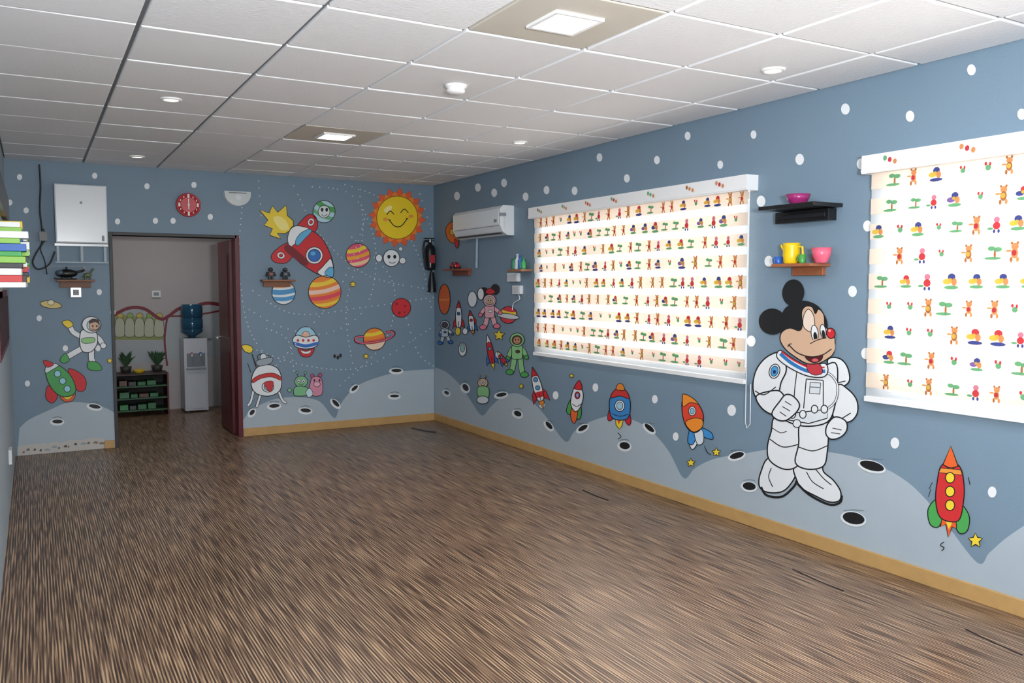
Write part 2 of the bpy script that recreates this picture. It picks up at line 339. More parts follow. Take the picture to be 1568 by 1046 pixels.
def bl(name,W,seed):
    rnd=random.Random(seed)
    m=M(name);y0,y1,z0,z1=W
    hh=.095
    m.bx(R-.10,R-.001,y0-.03,y1+.03,z1,z1+hh,pl)      # cassette
    m.bx(R-.105,R-.10,y0-.03,y1+.03,z1+.008,z1+.02,pl)
    m.bx(BX-.012,BX+.012,y0,y1,z0-.005,z0+.022,pl)    # bottom rail
    nb=9;per=(z1-z0-.02)/nb
    for k in range(nb):
        zt=z1-k*per;zm=zt-per*.62;zb=zt-per
        m.add([(BX,y0,zt),(BX,y1,zt),(BX,y1,zm),(BX,y0,zm)],[(0,1,2,3)],opq)
        m.add([(BX+.004,y0,zm),(BX+.004,y1,zm),(BX+.004,y1,zb),(BX+.004,y0,zb)],[(0,1,2,3)],shr)
        yy=y0+.05+(k%2)*.05
        def dot(cy,cz,ry,rz,c,o=.0012):
            n=10;m.add([(BX-o,cy+ry*math.cos(2*math.pi*i/n),cz+rz*math.sin(2*math.pi*i/n)) for i in range(n)],[tuple(range(n))],pr[c])
        zc=(zt+zm)/2;j=0
        while yy<y1-.05:
            s=per*rnd.uniform(.29,.37)
            t=(j+k*2+rnd.choice((0,0,1,2)))%7;j+=1
            if t in (0,3):
                hd,bd=('o','b') if t else ('o','o')
                dot(yy,zc+s*.5,s*.36,s*.34,hd);dot(yy,zc-s*.15,s*.34,s*.5,bd,.002);dot(yy+s*.05,zc-s*.1,s*.24,s*.28,'y' if t else 'r',.0023)
                dot(yy-s*.3,zc-s*.75,s*.14,s*.28,'o',.0026);dot(yy+s*.3,zc-s*.75,s*.14,s*.28,'b',.0026);dot(yy-s*.28,zc+s*.85,s*.13,s*.14,'b',.003);dot(yy+s*.28,zc+s*.85,s*.13,s*.14,'b',.003)
                dot(yy+s*.55,zc+s*.1,s*.3,s*.1,'o',.0033)
            elif t==1:
                dot(yy,zc-.2*s,s*.12,s*.6,'b');dot(yy-s*.3,zc+s*.3,s*.45,s*.25,'g',.002);dot(yy+s*.35,zc+s*.4,s*.4,s*.25,'g',.0023);dot(yy+s*.2,zc-s*.6,s*.9,s*.16,'g',.0026)
            elif t in (2,5):
                A1,A2=('r','n') if t==2 else ('n','v')
                dot(yy,zc+s*.4,s*.42,s*.38,A1);dot(yy+s*.45,zc-s*.05,s*.5,s*.3,A2 if k%2 else 'y',.002);dot(yy-s*.3,zc-s*.1,s*.3,s*.4,'o',.0023);dot(yy,zc-s*.65,s*.8,s*.2,'g' if k%3 else 'n',.0026);dot(yy+s*.1,zc+s*.1,s*.2,s*.2,'y',.003)
            elif t==6:
                dot(yy,zc+s*.45,s*.34,s*.34,'p');dot(yy,zc-s*.2,s*.42,s*.42,'r',.002);dot(yy-s*.25,zc-s*.8,s*.14,s*.22,'n',.0023);dot(yy+s*.25,zc-s*.8,s*.14,s*.22,'n',.0023);dot(yy+s*.7,zc-s*.5,s*.35,s*.14,'g',.0026)
            else:
                dot(yy,zc,s*.3,s*.3,'g');dot(yy+s*.25,zc+s*.4,s*.14,s*.2,'r',.002);dot(yy-s*.2,zc+s*.35,s*.12,s*.2,'r',.0023)
            yy+=rnd.uniform(.09,.14)
    yc=y0-.012
    m.tube([(BX,yc,z1)]+[(BX,yc,z1-(z1-z0+.25)*t/10) for t in range(1,11)]+[(BX-.01,yc-.025,z0-.28),(BX-.01,yc-.05,z0-.25)]+[(BX-.01,yc-.05,z0-.25+(.25)*t/4) for t in range(1,5)],.0025,pl,6)
    for i in range(7):
        yy=y0+(y1-y0)*(i+.3+.4*rnd.random())/7
        for q,cc in ((0,rnd.choice('rgo')),(.028,rnd.choice('gbo')),(-.03,'o')):
            m.add([(R-.1062,yy+q+.011*math.cos(t*.785),z1+.055+.014*math.sin(t*.785)+q*.4) for t in range(8)],[tuple(range(8))],pr[cc])
    m.done()
bl('zebra_roller_blind',W1,1);bl('zebra_roller_blind',W2,2)
for k,W in enumerate((W1,W2)):
    y0,y1,z0,z1=W[0]+IN,W[1]-IN,W[2]+IN,W[3]+.01
    m=M('window_%d'%(k+1));xo=R+.06;w=.05
    m.bx(xo,xo+.06,y0,y1,z0,z0+w,alu);m.bx(xo,xo+.06,y0,y1,z1-w,z1,alu)
    m.bx(xo,xo+.06,y0,y0+w,z0+w,z1-w,alu);m.bx(xo,xo+.06,y1-w,y1,z0+w,z1-w,alu)
    for i in (1,2): yy=y0+(y1-y0)*i/3;m.bx(xo,xo+.06,yy-.03,yy+.03,z0+w,z1-w,alu)
    m.done(.004)
    lo=area('daylight_outside_window',(R+.5,(y0+y1)/2,(z0+z1)/2),(0,math.pi/2,0),z1-z0+.3,y1-y0+.3,52 if k==0 else 72,(1,.98,.94))

# ---------------- back wall mural -----------------
A=Art('moon_surface_mural','B',.0006)
A.P(cat([(30,655),(45,642),(75,628),(105,616),(140,618),(165,626),(180,635)],False)+[(180,700),(27,710)],'moon',0,False)
A.P(cat([(371,645),(384,628),(402,618),(425,610),(460,608),(490,615),(512,640),(522,618),(545,592),(580,577),(620,568),(664.5,565)],False)+[(664.5,650),(371,680)],'moon',0,False)
for q in ((88,645,8,3,0),(145,622,9,3,10),(607,567,8,2.5,0),(604,606,7,2.2,0),(543,594,6,2.6,-40),(468,628,8,3,5),(514,617,7,3,45),(420,621,8,3,-5),(386,631,5,3,-50)): A.crater(*q)
A.done()
A=Art('white_dots_mural','B',.0004)
for x,y in ((30,271),(145,269),(225,285),(297,283),(40,322),(15,310),(180,339),(238,338),(265,338),(322,332),(60,487),(100,533),(150,533),(42,587),(152,447),(173,478)): A.E(x,y,4,4.6,c='w')
A.done()
A=Art('dotted_orbit_mural','B',.0035)
def dots(pts,sp=7,r=.95):
    P=cat(pts,False,12);acc=0;last=P[0]
    for p in P[1:]:
        acc+=math.hypot(p[0]-last[0],p[1]-last[1])
        if acc>=sp: 
            acc=0;A.E(*p,r,c='#d3dde4',n=7);A.off-=.00011
        last=p
for q in ([(372,300),(366,400),(380,500),(420,560)],[(395,270),(400,330)],[(470,285),(540,300),(575,380),(560,470),(500,510),(430,500),(376,470)],[(520,280),(590,310),(640,390),(660,470)],
 [(445,275),(490,360),(560,420),(640,440),(664,438)],[(380,440),(450,480),(560,470),(663,455)],[(376,530),(470,560),(560,560),(663,500)],[(640,290),(660,350)],[(530,355),(600,430),(590,520),(520,590)],
 [(548,282),(555,360),(530,470),(540,560)],[(400,500),(440,520),(450,570)],[(620,480),(640,540),(663,560)],[(385,600),(440,540),(520,440),(560,330)]): dots(q)
A.done()
A=Art('smiling_sun_mural','B')
n=16;A.P([(608+ (44 if i%2==0 else 34)*math.cos(math.pi*i/n+.1),333+(46 if i%2==0 else 36)*math.sin(math.pi*i/n+.1)) for i in range(2*n)],'cor',.8,False,oc='#b8401c')
A.P([(608+ (39 if i%2==0 else 32)*math.cos(math.pi*i/n+.1+math.pi/n),333+(40 if i%2==0 else 32)*math.sin(math.pi*i/n+.1+math.pi/n)) for i in range(2*n)],'org',0,False)
A.E(608,333,31.5,33,'#f5d51f',1.2,oc='#8a5a10')
A.E(594,320,7,4,'#fff0a0',0,-35)
A.L([(592,329),(597,323),(603,328)],1.3);A.L([(613,326),(619,320),(625,326)],1.3)
A.L([(596,337),(604,346),(614,346),(623,335)],1.4);A.L([(594,336),(598,337)],1.1);A.L([(621,334),(625,335)],1.1)
A.E(590,336,4,2.6,'#f39a3c',0);A.E(629,331,4,2.6,'#f39a3c',0);A.done()
A=Art('big_rocket_mural','B')
A.P([(397,321),(412,326),(417,315),(425,325),(438,314),(440,330),(449,338),(449,350),(436,358),(424,357),(430,366),(413,360),(417,350),(404,345),(410,337)],'yel',1.2,False)
A.P([(418,335),(426,331),(437,337),(442,350),(430,352)],'#fbe98a',0)
A.P([(452,352),(462,337),(474,328),(484,333),(486,348),(478,358),(466,358)],'red',1.1);A.E(476,340,5,6,'w',.8,20);A.E(476,340,2.5,3,'red',.6,20)
A.P([(440,372),(424,381),(415,392),(420,401),(436,403),(446,395),(448,382)],'red',1.1);A.E(430,391,6,5,'w',.8,20);A.E(430,391,3,2.5,'red',.6)
A.P([(444,352),(452,346),(470,350),(490,362),(503,383),(510,405),(509,424),(492,422),(470,410),(452,395),(441,372)],'red',1.3)
A.P([(444,352),(452,346),(464,347),(473,351),(466,364),(452,373),(444,378),(440,366)],'w',1.1)
A.P([(452,370),(459,358),(472,351),(477,354),(466,366),(456,376)],'lblu',.8)
A.P([(509,424),(510,408),(506,396),(501,400),(492,410),(486,417),(495,423)],'w',1.1);A.P([(509,424),(510,410),(503,410),(497,419)],'lblu',.8)
A.E(481,391,13,13,'w',1.1);A.E(481,391,9.5,9.5,'blu',1);A.E(479,388,4,3,'lblu',0)
A.P([(436,383),(443,375),(470,398),(466,406)],'dred',0);A.done()
A=Art('planets_mural','B')
A.planet(496,324,17,'#b8dce6',[(-.75,-.3,'grn'),(.1,.45,'#6fb58a')],25);A.E(496,324,9,9.5,'#dfe9e8',.9);A.E(493,321,2,3,'k');A.E(500,321,2,3,'k');A.L([(492,328),(496,331),(501,328)],.9)
A.planet(548,391,18.5,'#e8577a',[(-.7,-.4,'yel'),(-.15,.15,'#f6a83a'),(.4,.7,'#f7d0a0')],-15)
A.planet(434,448,18,'#e7eef0',[(-.95,-.55,'#e88c3c'),(-.35,.05,'#4f9ad0'),(.25,.6,'#4f9ad0')],-5)
A.planet(497,447,25,'#f0872f',[(-.75,-.5,'#f5d13e'),(-.3,-.05,'#f7d0c0'),(.1,.35,'#e2455a'),(.55,.75,'#f5d13e')],-12)
A.planet(614,471,14.5,'#d02a33',[],0)
for x,y,r in ((607,465,2),(620,468,1.6),(611,479,2.2),(619,478,1.3)): A.E(x,y,r,c='#8a1820')
A.E(599,395,12.5,13,'#e9eff2',1.1);A.E(580,395,5,6,'#e9eff2',.9);A.E(616,399,5,5,'#e9eff2',.9);A.E(613,381,3,3,'#e9eff2',.6);A.E(595,393,2.4,3,'k');A.E(604,393,2.4,3,'k');A.L([(595,401),(600,403),(605,401)],1)
A.planet(573,519,17,'#f08a2a',[(-.7,-.4,'yel'),(-.1,.2,'#e86a3a'),(.3,.8,'#f3dcc0')],-10)
A.L([(557,515),(545,516),(545,523),(560,525),(590,520),(603,512),(600,507),(590,509)],3.6,'k');A.L([(557,515),(545,516.5),(546,522.5),(560,525),(590,520),(602,512),(599,507.5),(590,509)],2.2,'#e0607a')
A.S(540,435,5.5);A.S(560,545,5);A.done()
A=Art('flying_saucer_mural','B')
A.P([(452,516),(458,504),(468,500),(478,504),(484,516),(468,520)],'#9fd3e6',1.1);A.E(468,514,6,7,'#e9b9a0',.7)
A.P([(448,519),(455,513),(468,516),(482,513),(488,519),(484,530),(468,534),(452,530)],'#e8eef0',1.2);A.P([(450,523),(468,527),(487,523),(485,528),(468,532),(452,528)],'blu',0)
for i in (-12,-4,4,12): A.E(468+i,521,2,c='red')
A.P([(456,533),(462,545),(475,545),(481,533),(468,536)],'red',1);A.P([(460,536),(468,538),(476,536),(473,541),(464,541)],'w',.7);A.done()
A=Art('lunar_lander_mural','B')
A.limb([(388,598),(384,614),(380,620)],3,'w');A.limb([(426,598),(432,612),(437,616)],3,'w');A.limb([(398,606),(393,622)],3,'w')
A.P([(386,575),(394,562),(410,558),(425,564),(431,580),(428,598),(412,606),(394,603),(385,592)],'#e9eef0',1.3)
A.P([(387,580),(400,573),(418,571),(430,577),(430,582),(416,577),(400,579),(387,586)],'#c33',.8);A.E(410,592,9,8,'w',1.1);A.E(410,592,6,5.5,'#9db6c4',.9);A.P([(404,586),(418,584),(414,600)],'#c8353c',.7)
A.L([(392,562),(386,542)],1.6);A.P([(370,529),(380,528),(387,533),(384,540),(375,538)],'yel',1);A.L([(398,557),(394,545),(401,541)],1.1);A.E(403,547,5,6,'#dfe6ea',.9)
A.L([(412,557),(414,546),(408,543)],1);A.P([(393,552),(416,547),(414,556),(396,560)],'#9aa7b0',.9)
A.L([(384,570),(379,556)],1);A.done()
A=Art('alien_friends_mural','B')
A.alien(461,584,9,'#7fbf8a',False);A.P([(452,592),(450,604),(458,606),(470,604),(470,593)],'#7fbf8a',.9);A.E(443,597,3,c='#7fbf8a',o=.7)
A.P([(475,585),(478,578),(485,576),(492,580),(494,592),(492,604),(480,606),(473,600)],'#d98fa8',1);A.E(485,588,5,4,'#e9b3c3',.8);A.E(481,582,1.3,2,'k');A.E(489,582,1.3,2,'k');A.E(478,575,3,c='#b0577a',o=.7);A.E(490,574,3,c='#b0577a',o=.7)
A.P([(468,600),(474,594),(479,603),(472,608)],'#cfe6ef',.8)
for x,y in ((512,545),(517,547),(521,544)): A.E(x,y,2,3,'k')
A.done()
A=Art('astronaut_boy_mural','B')
A.limb([(124,515),(112,508),(107,498)],7,'w');A.E(105,495,4.5,c='w',o=.9);A.P([(95,493),(105,490),(112,497),(104,502)],'yel',.9)
A.limb([(128,532),(117,538),(105,545)],8,'w');A.P([(100,541),(106,551),(97,556),(92,550)],'grn',1)
A.limb([(140,534),(140,548),(142,553)],8,'w');A.P([(135,554),(148,554),(156,563),(152,567),(136,565)],'grn',1)
A.limb([(146,514),(153,520),(157,527)],7,'w');A.E(158,529,4.5,c='w',o=.9)
A.P([(124,507),(122,525),(127,538),(140,538),(149,525),(147,508),(135,504)],'w',1.2);A.P([(126,518),(144,517),(143,524),(127,525)],'#9bd08a',.8)
A.E(140,497,14.5,12.5,'w',1.2,5);A.E(143,498,10,9,'#cfe0ea',1);A.E(144,499,7.5,7.5,'tan',.8)
A.P([(136,495),(140,488),(150,489),(152,496),(146,493)],'#3a2a24',0);A.E(142,499,1.1,1.8,'k');A.E(148,499,1.1,1.8,'k');A.L([(141,503),(145,505),(149,503)],.9);A.done()
A=Art('green_rocket_mural','B')
A.P([(74,590),(70,608),(80,617),(88,605)],'red',1.1);A.P([(104,566),(118,568),(131,580),(130,596),(118,597)],'red',1.1);A.P([(92,605),(100,615),(112,612),(114,600)],'cor',1);A.P([(96,606),(104,612),(112,604)],'yel',.7)
A.P([(70,562),(80,556),(95,562),(109,576),(116,594),(112,604),(96,607),(82,598),(72,580)],'#4ea55a',1.3);A.P([(70,571),(70,562),(80,556),(90,559),(80,566)],'#dfe8ea',1)
for x,y in ((88,572),(96,583),(103,595)): A.E(x,y,5,c='#9fd7e8',o=1)
A.P([(72,562),(66,552),(76,553),(82,558)],'red',.9)
A.S(168,552,5);A.P([(62,463),(75,460),(90,464),(94,470),(80,472),(66,469)],'#d8c27a',1);A.E(78,463,5,4,'#e8e0b8',.7);A.done()
# ---------------- right wall mural -----------------
A=Art('moon_hills_mural','R',.0006)
A.P(cat([(665.5,562),(684,570),(705,590),(722,615),(738,636),(752,622),(770,607),(792,602),(815,615),(838,640),(866,676),(880,660),(905,645),(940,636),(975,645),(1000,662),(1025,692),(1047,732),(1065,716),(1095,702),(1140,694),(1200,686),(1270,692),(1330,706),(1390,738),(1440,790),(1496,861),(1515,846),(1540,824),(1575,800)],False)+[(1600,980),(1568,960),(665.5,655)],'moon',0,False)
for q in ((684,601,4,2.5,30),(713,593,4,6,-35),(768,604,8,3,-10),(793,633,6,4,25),(841,651,7,3.2,48),(893,655,8,3.5,-30),(957,682,8,5.5,10),(995,655,9,3.6,40),(1129,697,11,4.6,-15),(1148,744,10,6,8),(1336,713,19,7,15),(1308,793,17,9,12)): A.crater(*q)
A.done()
A=Art('polka_dots_mural','R',.0004)
for x,y in ((918,241),(1006,245),(1053,208),(1154,206),(1103,252),(960,273),(880,292),(837,291),(805,301),(772,280),(732,287),(757,295),(700,300),(851,605),(912,593),(1003,611),(1035,668),(830,618)): A.E(x,y,4.4,6.4,c='w')
for x,y in ((1225,244),(1295,167),(1394,178),(1488,107),(1319,251),(1565,175),(1166,308),(1329,346),(1306,446),(1326,541),(1151,522),(1121,628),(1371,678),(1520,753),(1178,400)): A.E(x,y,6.6,8.5,c='w')
A.done()
A=Art('cartoon_mouse_astronaut_mural','R')
O1=2.1
A.P([(1180,700),(1166,722),(1163,742),(1172,752),(1190,754),(1205,748),(1219,728),(1222,708)],'w',O1);A.L([(1166,745),(1175,758),(1198,760),(1216,745),(1221,735)],3.4)
A.P([(1218,712),(1221,735),(1230,748),(1248,758),(1270,768),(1286,766),(1288,752),(1277,735),(1262,722),(1256,706)],'w',O1);A.L([(1222,740),(1240,757),(1270,772),(1287,769),(1290,758)],3.4)
A.L([(1185,708),(1200,716),(1220,712)],1.6);A.L([(1182,716),(1178,730),(1184,745)],1.4);A.L([(1236,722),(1245,737),(1262,748)],1.4);A.L([(1250,718),(1262,732),(1274,742)],1.4)
A.P([(1190,638),(1182,660),(1176,685),(1180,705),(1202,718),(1222,713),(1230,690),(1236,655)],'w',O1)
A.P([(1228,645),(1224,680),(1219,708),(1238,718),(1262,713),(1268,690),(1270,655),(1268,632)],'w',O1)
A.L([(1180,672),(1200,684),(1224,680)],1.6);A.L([(1224,684),(1246,690),(1268,682)],1.6);A.L([(1184,655),(1196,662),(1206,660)],1.2)
A.P([(1268,552),(1285,548),(1298,560),(1302,582),(1290,592),(1278,588)],'w',O1)
A.P([(1284,590),(1300,596),(1313,612),(1314,632),(1303,645),(1286,644),(1276,632)],'w',O1)
A.P([(1268,650),(1280,638),(1296,644),(1298,658),(1288,669),(1274,672),(1266,664)],'w',O1);A.L([(1276,655),(1290,658)],1.3);A.L([(1274,662),(1288,664)],1.3);A.L([(1291,640),(1304,632)],1.6);A.L([(1283,586),(1296,583)],1.5)
A.P([(1200,548),(1196,580),(1194,615),(1200,640),(1232,652),(1268,646),(1280,620),(1284,585),(1280,555),(1250,566),(1225,562)],'w',O1)
A.L([(1222,566),(1218,600),(1216,640)],1.5);A.L([(1236,580),(1232,625)],1.5);A.L([(1262,582),(1262,625)],1.5);A.L([(1236,580),(1262,582)],1.5)
A.P([(1242,585),(1258,586),(1257,603),(1241,602)],'#dfe6ea',1.3,False);A.L([(1242,592),(1257,593)],1.1)
A.P([(1200,628),(1218,632),(1270,626),(1268,640),(1240,648),(1205,642)],'#e2e8ec',1.6,False)
for x in (1215,1231,1249,1264): A.E(x,626 if x>1231 else 634,5,6,'w',1.5)
A.E(1222,648,6,6,'w',1.4)
A.L([(1260,575),(1272,572),(1284,588),(1282,612),(1270,625)],3.8,'k');A.L([(1260,575),(1272,572),(1284,588),(1282,612),(1270,625)],2.0,'w')
A.P([(1198,540),(1178,545),(1162,562),(1155,585),(1158,606),(1174,616),(1192,606),(1198,585),(1206,565)],'w',O1)
A.P([(1160,606),(1168,624),(1184,634),(1198,632),(1206,616),(1198,600),(1184,598)],'w',O1);A.L([(1158,598),(1172,604),(1190,592)],1.6)
A.P([(1184,632),(1192,642),(1206,643),(1222,630),(1226,618),(1216,606),(1205,604),(1196,614)],'w',O1);A.L([(1204,614),(1214,620)],1.3);A.L([(1200,622),(1212,629)],1.3);A.L([(1196,630),(1206,637)],1.3)
A.E(1188,568,8,11,'w',1.4,15);A.E(1188,568,5.5,8,'#4a9fd8',1,15);A.E(1188,569,2.4,3,'nav')
A.P([(1197,536),(1192,547),(1210,562),(1238,575),(1262,577),(1270,568),(1265,556),(1240,560),(1215,548)],'w',1.6)
A.L([(1197,541),(1215,556),(1240,568),(1266,568)],5.4,'#2f77b8');A.L([(1199,538),(1217,551),(1241,562),(1265,562)],2.2,'red')
A.P([(1238,556),(1256,556),(1262,570),(1250,574),(1240,568)],'#c33a44',1)
A.E(1185,492,21,20,'k',0,10);A.E(1217,448,17,20.5,'k',0,5)
A.P([(1200,480),(1212,466),(1232,460),(1252,466),(1264,480),(1270,500),(1262,530),(1235,548),(1210,538),(1198,515)],'k',0)
A.P([(1230,478),(1236,469),(1246,470),(1251,480),(1256,473),(1264,482),(1266,500),(1276,506),(1281,520),(1279,540),(1268,550),(1255,556),(1238,556),(1220,546),(1205,534),(1197,520),(1200,508),(1212,502),(1226,506),(1231,498)],'tan',1.5)
A.P([(1233,500),(1233,484),(1240,473),(1248,482),(1250,500),(1244,508)],'#f0dccb',1.1)
A.E(1250,510,5.4,12.5,'w',1.2,-6);A.E(1251,515,3,7,'k',0,-6);A.E(1263,507,4.4,10.5,'w',1.2,-8);A.E(1263.5,511,2.6,6,'k',0,-8)
A.P([(1240,524),(1256,518),(1270,518),(1281,526),(1278,540),(1262,542),(1246,538)],'tan',0)
A.L([(1243,526),(1255,520),(1268,517)],1.4)
A.E(1275,510,6.5,8,'red',1.4,-10);A.E(1273,506,2,2.2,'#f5a0a0')
A.L([(1211,528),(1224,540),(1244,546),(1262,543),(1276,534)],1.7);A.L([(1209,531),(1211,527),(1215,526)],1.4)
A.P([(1236,545),(1248,547),(1262,543),(1260,551),(1250,555),(1240,551)],'#5a1518',1.1);A.E(1251,551,5,2.6,'#d8606a',0)
A.done()
A=Art('orange_rocket_mural','R')
A.P([(1436,764),(1422,779),(1425,802),(1438,806),(1446,785)],'grn',1.6);A.P([(1472,772),(1485,790),(1482,812),(1469,815),(1460,790)],'grn',1.6)
A.P([(1444,790),(1441,806),(1449,802),(1453,822),(1459,806),(1466,808),(1464,790)],'cor',1.6,False);A.P([(1449,792),(1450,800),(1454,810),(1459,800),(1460,792)],'yel',0,False)
A.P([(1444,711),(1436,738),(1434,768),(1442,793),(1468,797),(1476,770),(1477,740),(1469,712)],'#cf2f32',1.8)
A.P([(1445,711),(1457,683),(1468,713),(1457,719)],'#e6662c',1.6,False);A.L([(1445,711),(1457,716),(1469,713)],1.6)
A.P([(1442,716),(1472,719),(1474,727),(1439,723)],'#e8983a',1,False)
for y in (731,752,773): A.E(1456,y,7,8,'yel',1.5)
A.L([(1447,829),(1441,834),(1447,838),(1443,843)],1.4);A.S(1495,827,11.5,o=1.6)
for a in ((1429,738,1424,748),(1427,748,1423,760),(1484,730,1487,742)): A.L([a[:2],a[2:]],1.1)
A.done()
A=Art('orange_rocket_mural','R')
A.P([(1063,662),(1056,676),(1061,688),(1069,676)],'w',1.2);A.P([(1075,655),(1090,662),(1092,672),(1078,668)],'#3f8fd0',1.2);A.P([(1058,655),(1054,676),(1062,680),(1068,662)],'#3f8fd0',1.2);A.P([(1064,660),(1069,680),(1078,676),(1076,658)],'#dfe8ee',1)
A.P([(1046,612),(1046,634),(1052,653),(1064,662),(1075,655),(1078,636),(1070,618),(1056,607)],'#e0462e',1.5)
A.P([(1047,622),(1046,607),(1048,603),(1060,608),(1070,618),(1058,616)],'#f0902e',1.1);A.P([(1051,646),(1062,640),(1076,642),(1076,654),(1064,661),(1055,655)],'#f0902e',1)
A.E(1061,629,5.5,7,'w',1.1);A.E(1061,629,3.3,4.6,'#8ac4e0',.8)
A.S(1059,708,7,o=1.3);A.S(1098,692,7,o=1.3);A.L([(1080,682),(1084,692),(1090,696)],1.1);A.done()
A=Art('blue_capsule_rocket_mural','R')
A.P([(935,625),(931,640),(935,644),(942,636)],'red',1.1);A.P([(963,628),(967,645),(963,651),(957,640)],'red',1.1)
A.P([(943,638),(944,650),(949,657),(953,652),(956,640)],'yel',1,False);A.P([(945,640),(948,650),(953,641)],'cor',0,False)
A.P([(936,608),(934,625),(938,639),(950,643),(962,640),(966,626),(964,609),(950,604)],'#3c86c6',1.4)
A.P([(936,609),(941,598),(951,593),(961,600),(964,610),(950,606)],'#c8342e',1.2);A.P([(945,596),(947,588),(954,588),(957,597)],'#e0872e',1);A.E(950,621,7.5,8.5,'w',1.1);A.E(950,621,4.8,5.8,'#a8d4e6',.9)
A.L([(938,633),(950,637),(963,634)],1);A.L([(947,662),(952,668),(947,672)],1.1);A.done()
A=Art('green_finned_rocket_mural','R')
A.P([(874,612),(868,628),(873,634),(880,622)],'grn',1.1);A.P([(889,618),(891,634),(886,642),(882,630)],'grn',1.1);A.P([(876,625),(875,640),(880,648),(884,640),(885,627)],'#e6662c',1)
A.P([(882,590),(876,605),(875,620),(882,630),(890,622),(894,605),(889,592)],'w',1.3);A.P([(880,594),(888,582),(892,596)],'red',1.1);A.E(885,605,4,5.4,'red',1);A.E(885,605,2.4,3.4,'#9ad',.7);A.L([(877,618),(884,622),(891,618)],1)
A.S(876,575,4);A.done()
A=Art('red_striped_rocket_mural','R');A.rocket((829,612),(816,562),13,'w','red','red',('#5a9fd0','#5a9fd0'),'org',mid='red');A.done()
A=Art('cartoon_mouse_girl_mural','R')
A.E(742,447,7,7.5,'#2a2226');A.E(759,443,7,8.5,'#2a2226');A.P([(744,447),(751,441),(759,447),(751,451)],'red',1)
A.naut(751,460,8.5,'#e9b3bd','pink','tan',((-1.7,2.6),(1.9,2.2)),((-1.0,4.8),(1.0,4.6)),'w');A.done()
A=Art('green_astronaut_mural','R');A.naut(793,520,9.5,'#8fc98a','grn','#c98f6a',((-1.5,3.0),(1.5,2.8)),((-1.0,5.2),(0.9,5.6)),'#5a3a2a');A.done()
A=Art('blue_astronaut_mural','R');A.naut(682,497,6,'#c8d6de','blu','#6a4a3a',((-1.2,2.6),(1.9,2.4)),((-1,4.6),(1.2,4.4)),'#3a5f90');A.done()
A=Art('orange_planet_mural','R');A.E(681,458,9,23,'#d8652c',1.1);A.band(681,458,8,-.2,.2,'#e8863c');
A.planet(779,482,13,'#d83a4a',[(-.5,-.2,'yel'),(.1,.4,'#f0a0a0')],10);A.E(779,484,17,4,'#d7dde0',1,8);A.E(724,458,7,12,'#e7edf0',1);A.E(737,450,5,9,'#e7edf0',1);A.E(713,507,4,5,'w',.8);A.S(765,513,9,o=1.2);A.E(763,543,4,5,'w',.8);A.S(799,591,4.5);A.done()
A=Art('small_rockets_mural','R')
A.rocket((703,500),(703,460),9,'w','red','red',('blu',),'org');A.rocket((755,555),(747,512),9,'red','w','blu',('lblu',),'yel');A.rocket((775,556),(763,538),7,'red','w','blu',('lblu',),'yel')
A.P([(684,350),(692,340),(702,346),(704,368),(694,372),(686,364)],'#e0702c',1);A.P([(694,340),(700,333),(704,342)],'grn',.8);A.E(694,355,4,5,'#f2c53c',.8);A.P([(697,366),(700,380),(704,372)],'red',.8)
A.rocket((725,505),(721,475),8,'#e7edf0','red','blu',('red',),'org');A.done()
A=Art('baby_alien_mural','R');A.alien(740,586,7,'#e2c09a',False);A.P([(733,592),(732,604),(738,610),(748,608),(750,600),(747,592)],'#8fc98a',1);A.E(740,612,9,6,'#dbe4e8',1);A.E(709,535,6,10,'w',1);A.E(709,533,3.5,6,'#9bc7c0',.8);A.E(702,507,4,6,'yel',.8);A.E(726,492,4,6,'#d8402e',.8);A.done()

# peeled skirting strip under left part of back wall
A=Art('peeled_plaster_strip','B',.006)
p0=[(27,684)]+[(27+ (160-27)*i/20,684-.115*(i*6.65)+ random.uniform(-2.2,1.6)) for i in range(1,21)]
A.P(p0+[(160,690),(27,702)],'#c4c0ba',0,False)
for i in range(14):
    x=32+i*9+random.uniform(-2,2);b0=691-(x-30)*.11+random.uniform(-3,1);w_=random.uniform(3,11);A.P([(x,b0+2),(x+w_*.4,b0-1.5),(x+w_,b0-.5),(x+w_*.8,b0+2.4)],random.choice(['#6f6860','#9aa4aa','#54504c','#8a7a68']),0,False)
A.done()
A=Art('floor_seam_marks','F',.0006)
for a,b in (((892,750),(932,766)),((1213,871),(1292,905)),((1478,963),(1566,1003)),((630,655),(668,662))): A.L([a,((a[0]+b[0])/2,(a[1]+b[1])/2+1),b],2.2,'#241a14')
A.done()

# ---------------- objects on back wall -----------------
def bb(x0,y0,x1,y1): # box measured on back wall -> X0,X1,Z0,Z1
    p=PY(x0,y1);q=PY(x1,y0);return p.x,q.x,p.z,q.z
gw=mat('#e4e8ea',.18,.01,4,name='gloss_white_enamel');grey=mat('#8a9096',.5,.05);blk=mat('#141416',.35,.03,name='black_plastic');cab=mat('#1b1c1e',.5,.02)
x0,x1,z0,z1=bb(85,287,161,372)
m=M('electrical_panel_box');m.bx(x0,x1,D-.13,D-.001,z0,z1,gw);m.bx(x0+.006,x1-.006,D-.142,D-.131,z0+.006,z1-.006,gw);m.bx(x1-.05,x1-.03,D-.152,D-.142,z0+.02,z0+.07,grey);m.cyl(((x0+x1)/2,D-.142,(z0+z1)/2+.1),((x0+x1)/2,D-.146,(z0+z1)/2+.1),.012,grey);m.done(.012,3)
x0,x1,z0,z1=bb(84,374,165,400)
m=M('conduit_trunking');m.bx(x0,x1,D-.05,D,z1-.025,z1,gw)
for t in (.06,.5,.94): xx=x0+(x1-x0)*t;m.bx(xx-.012,xx+.012,D-.03,D,z0,z1-.025,mat('#a9b8c2',.5))
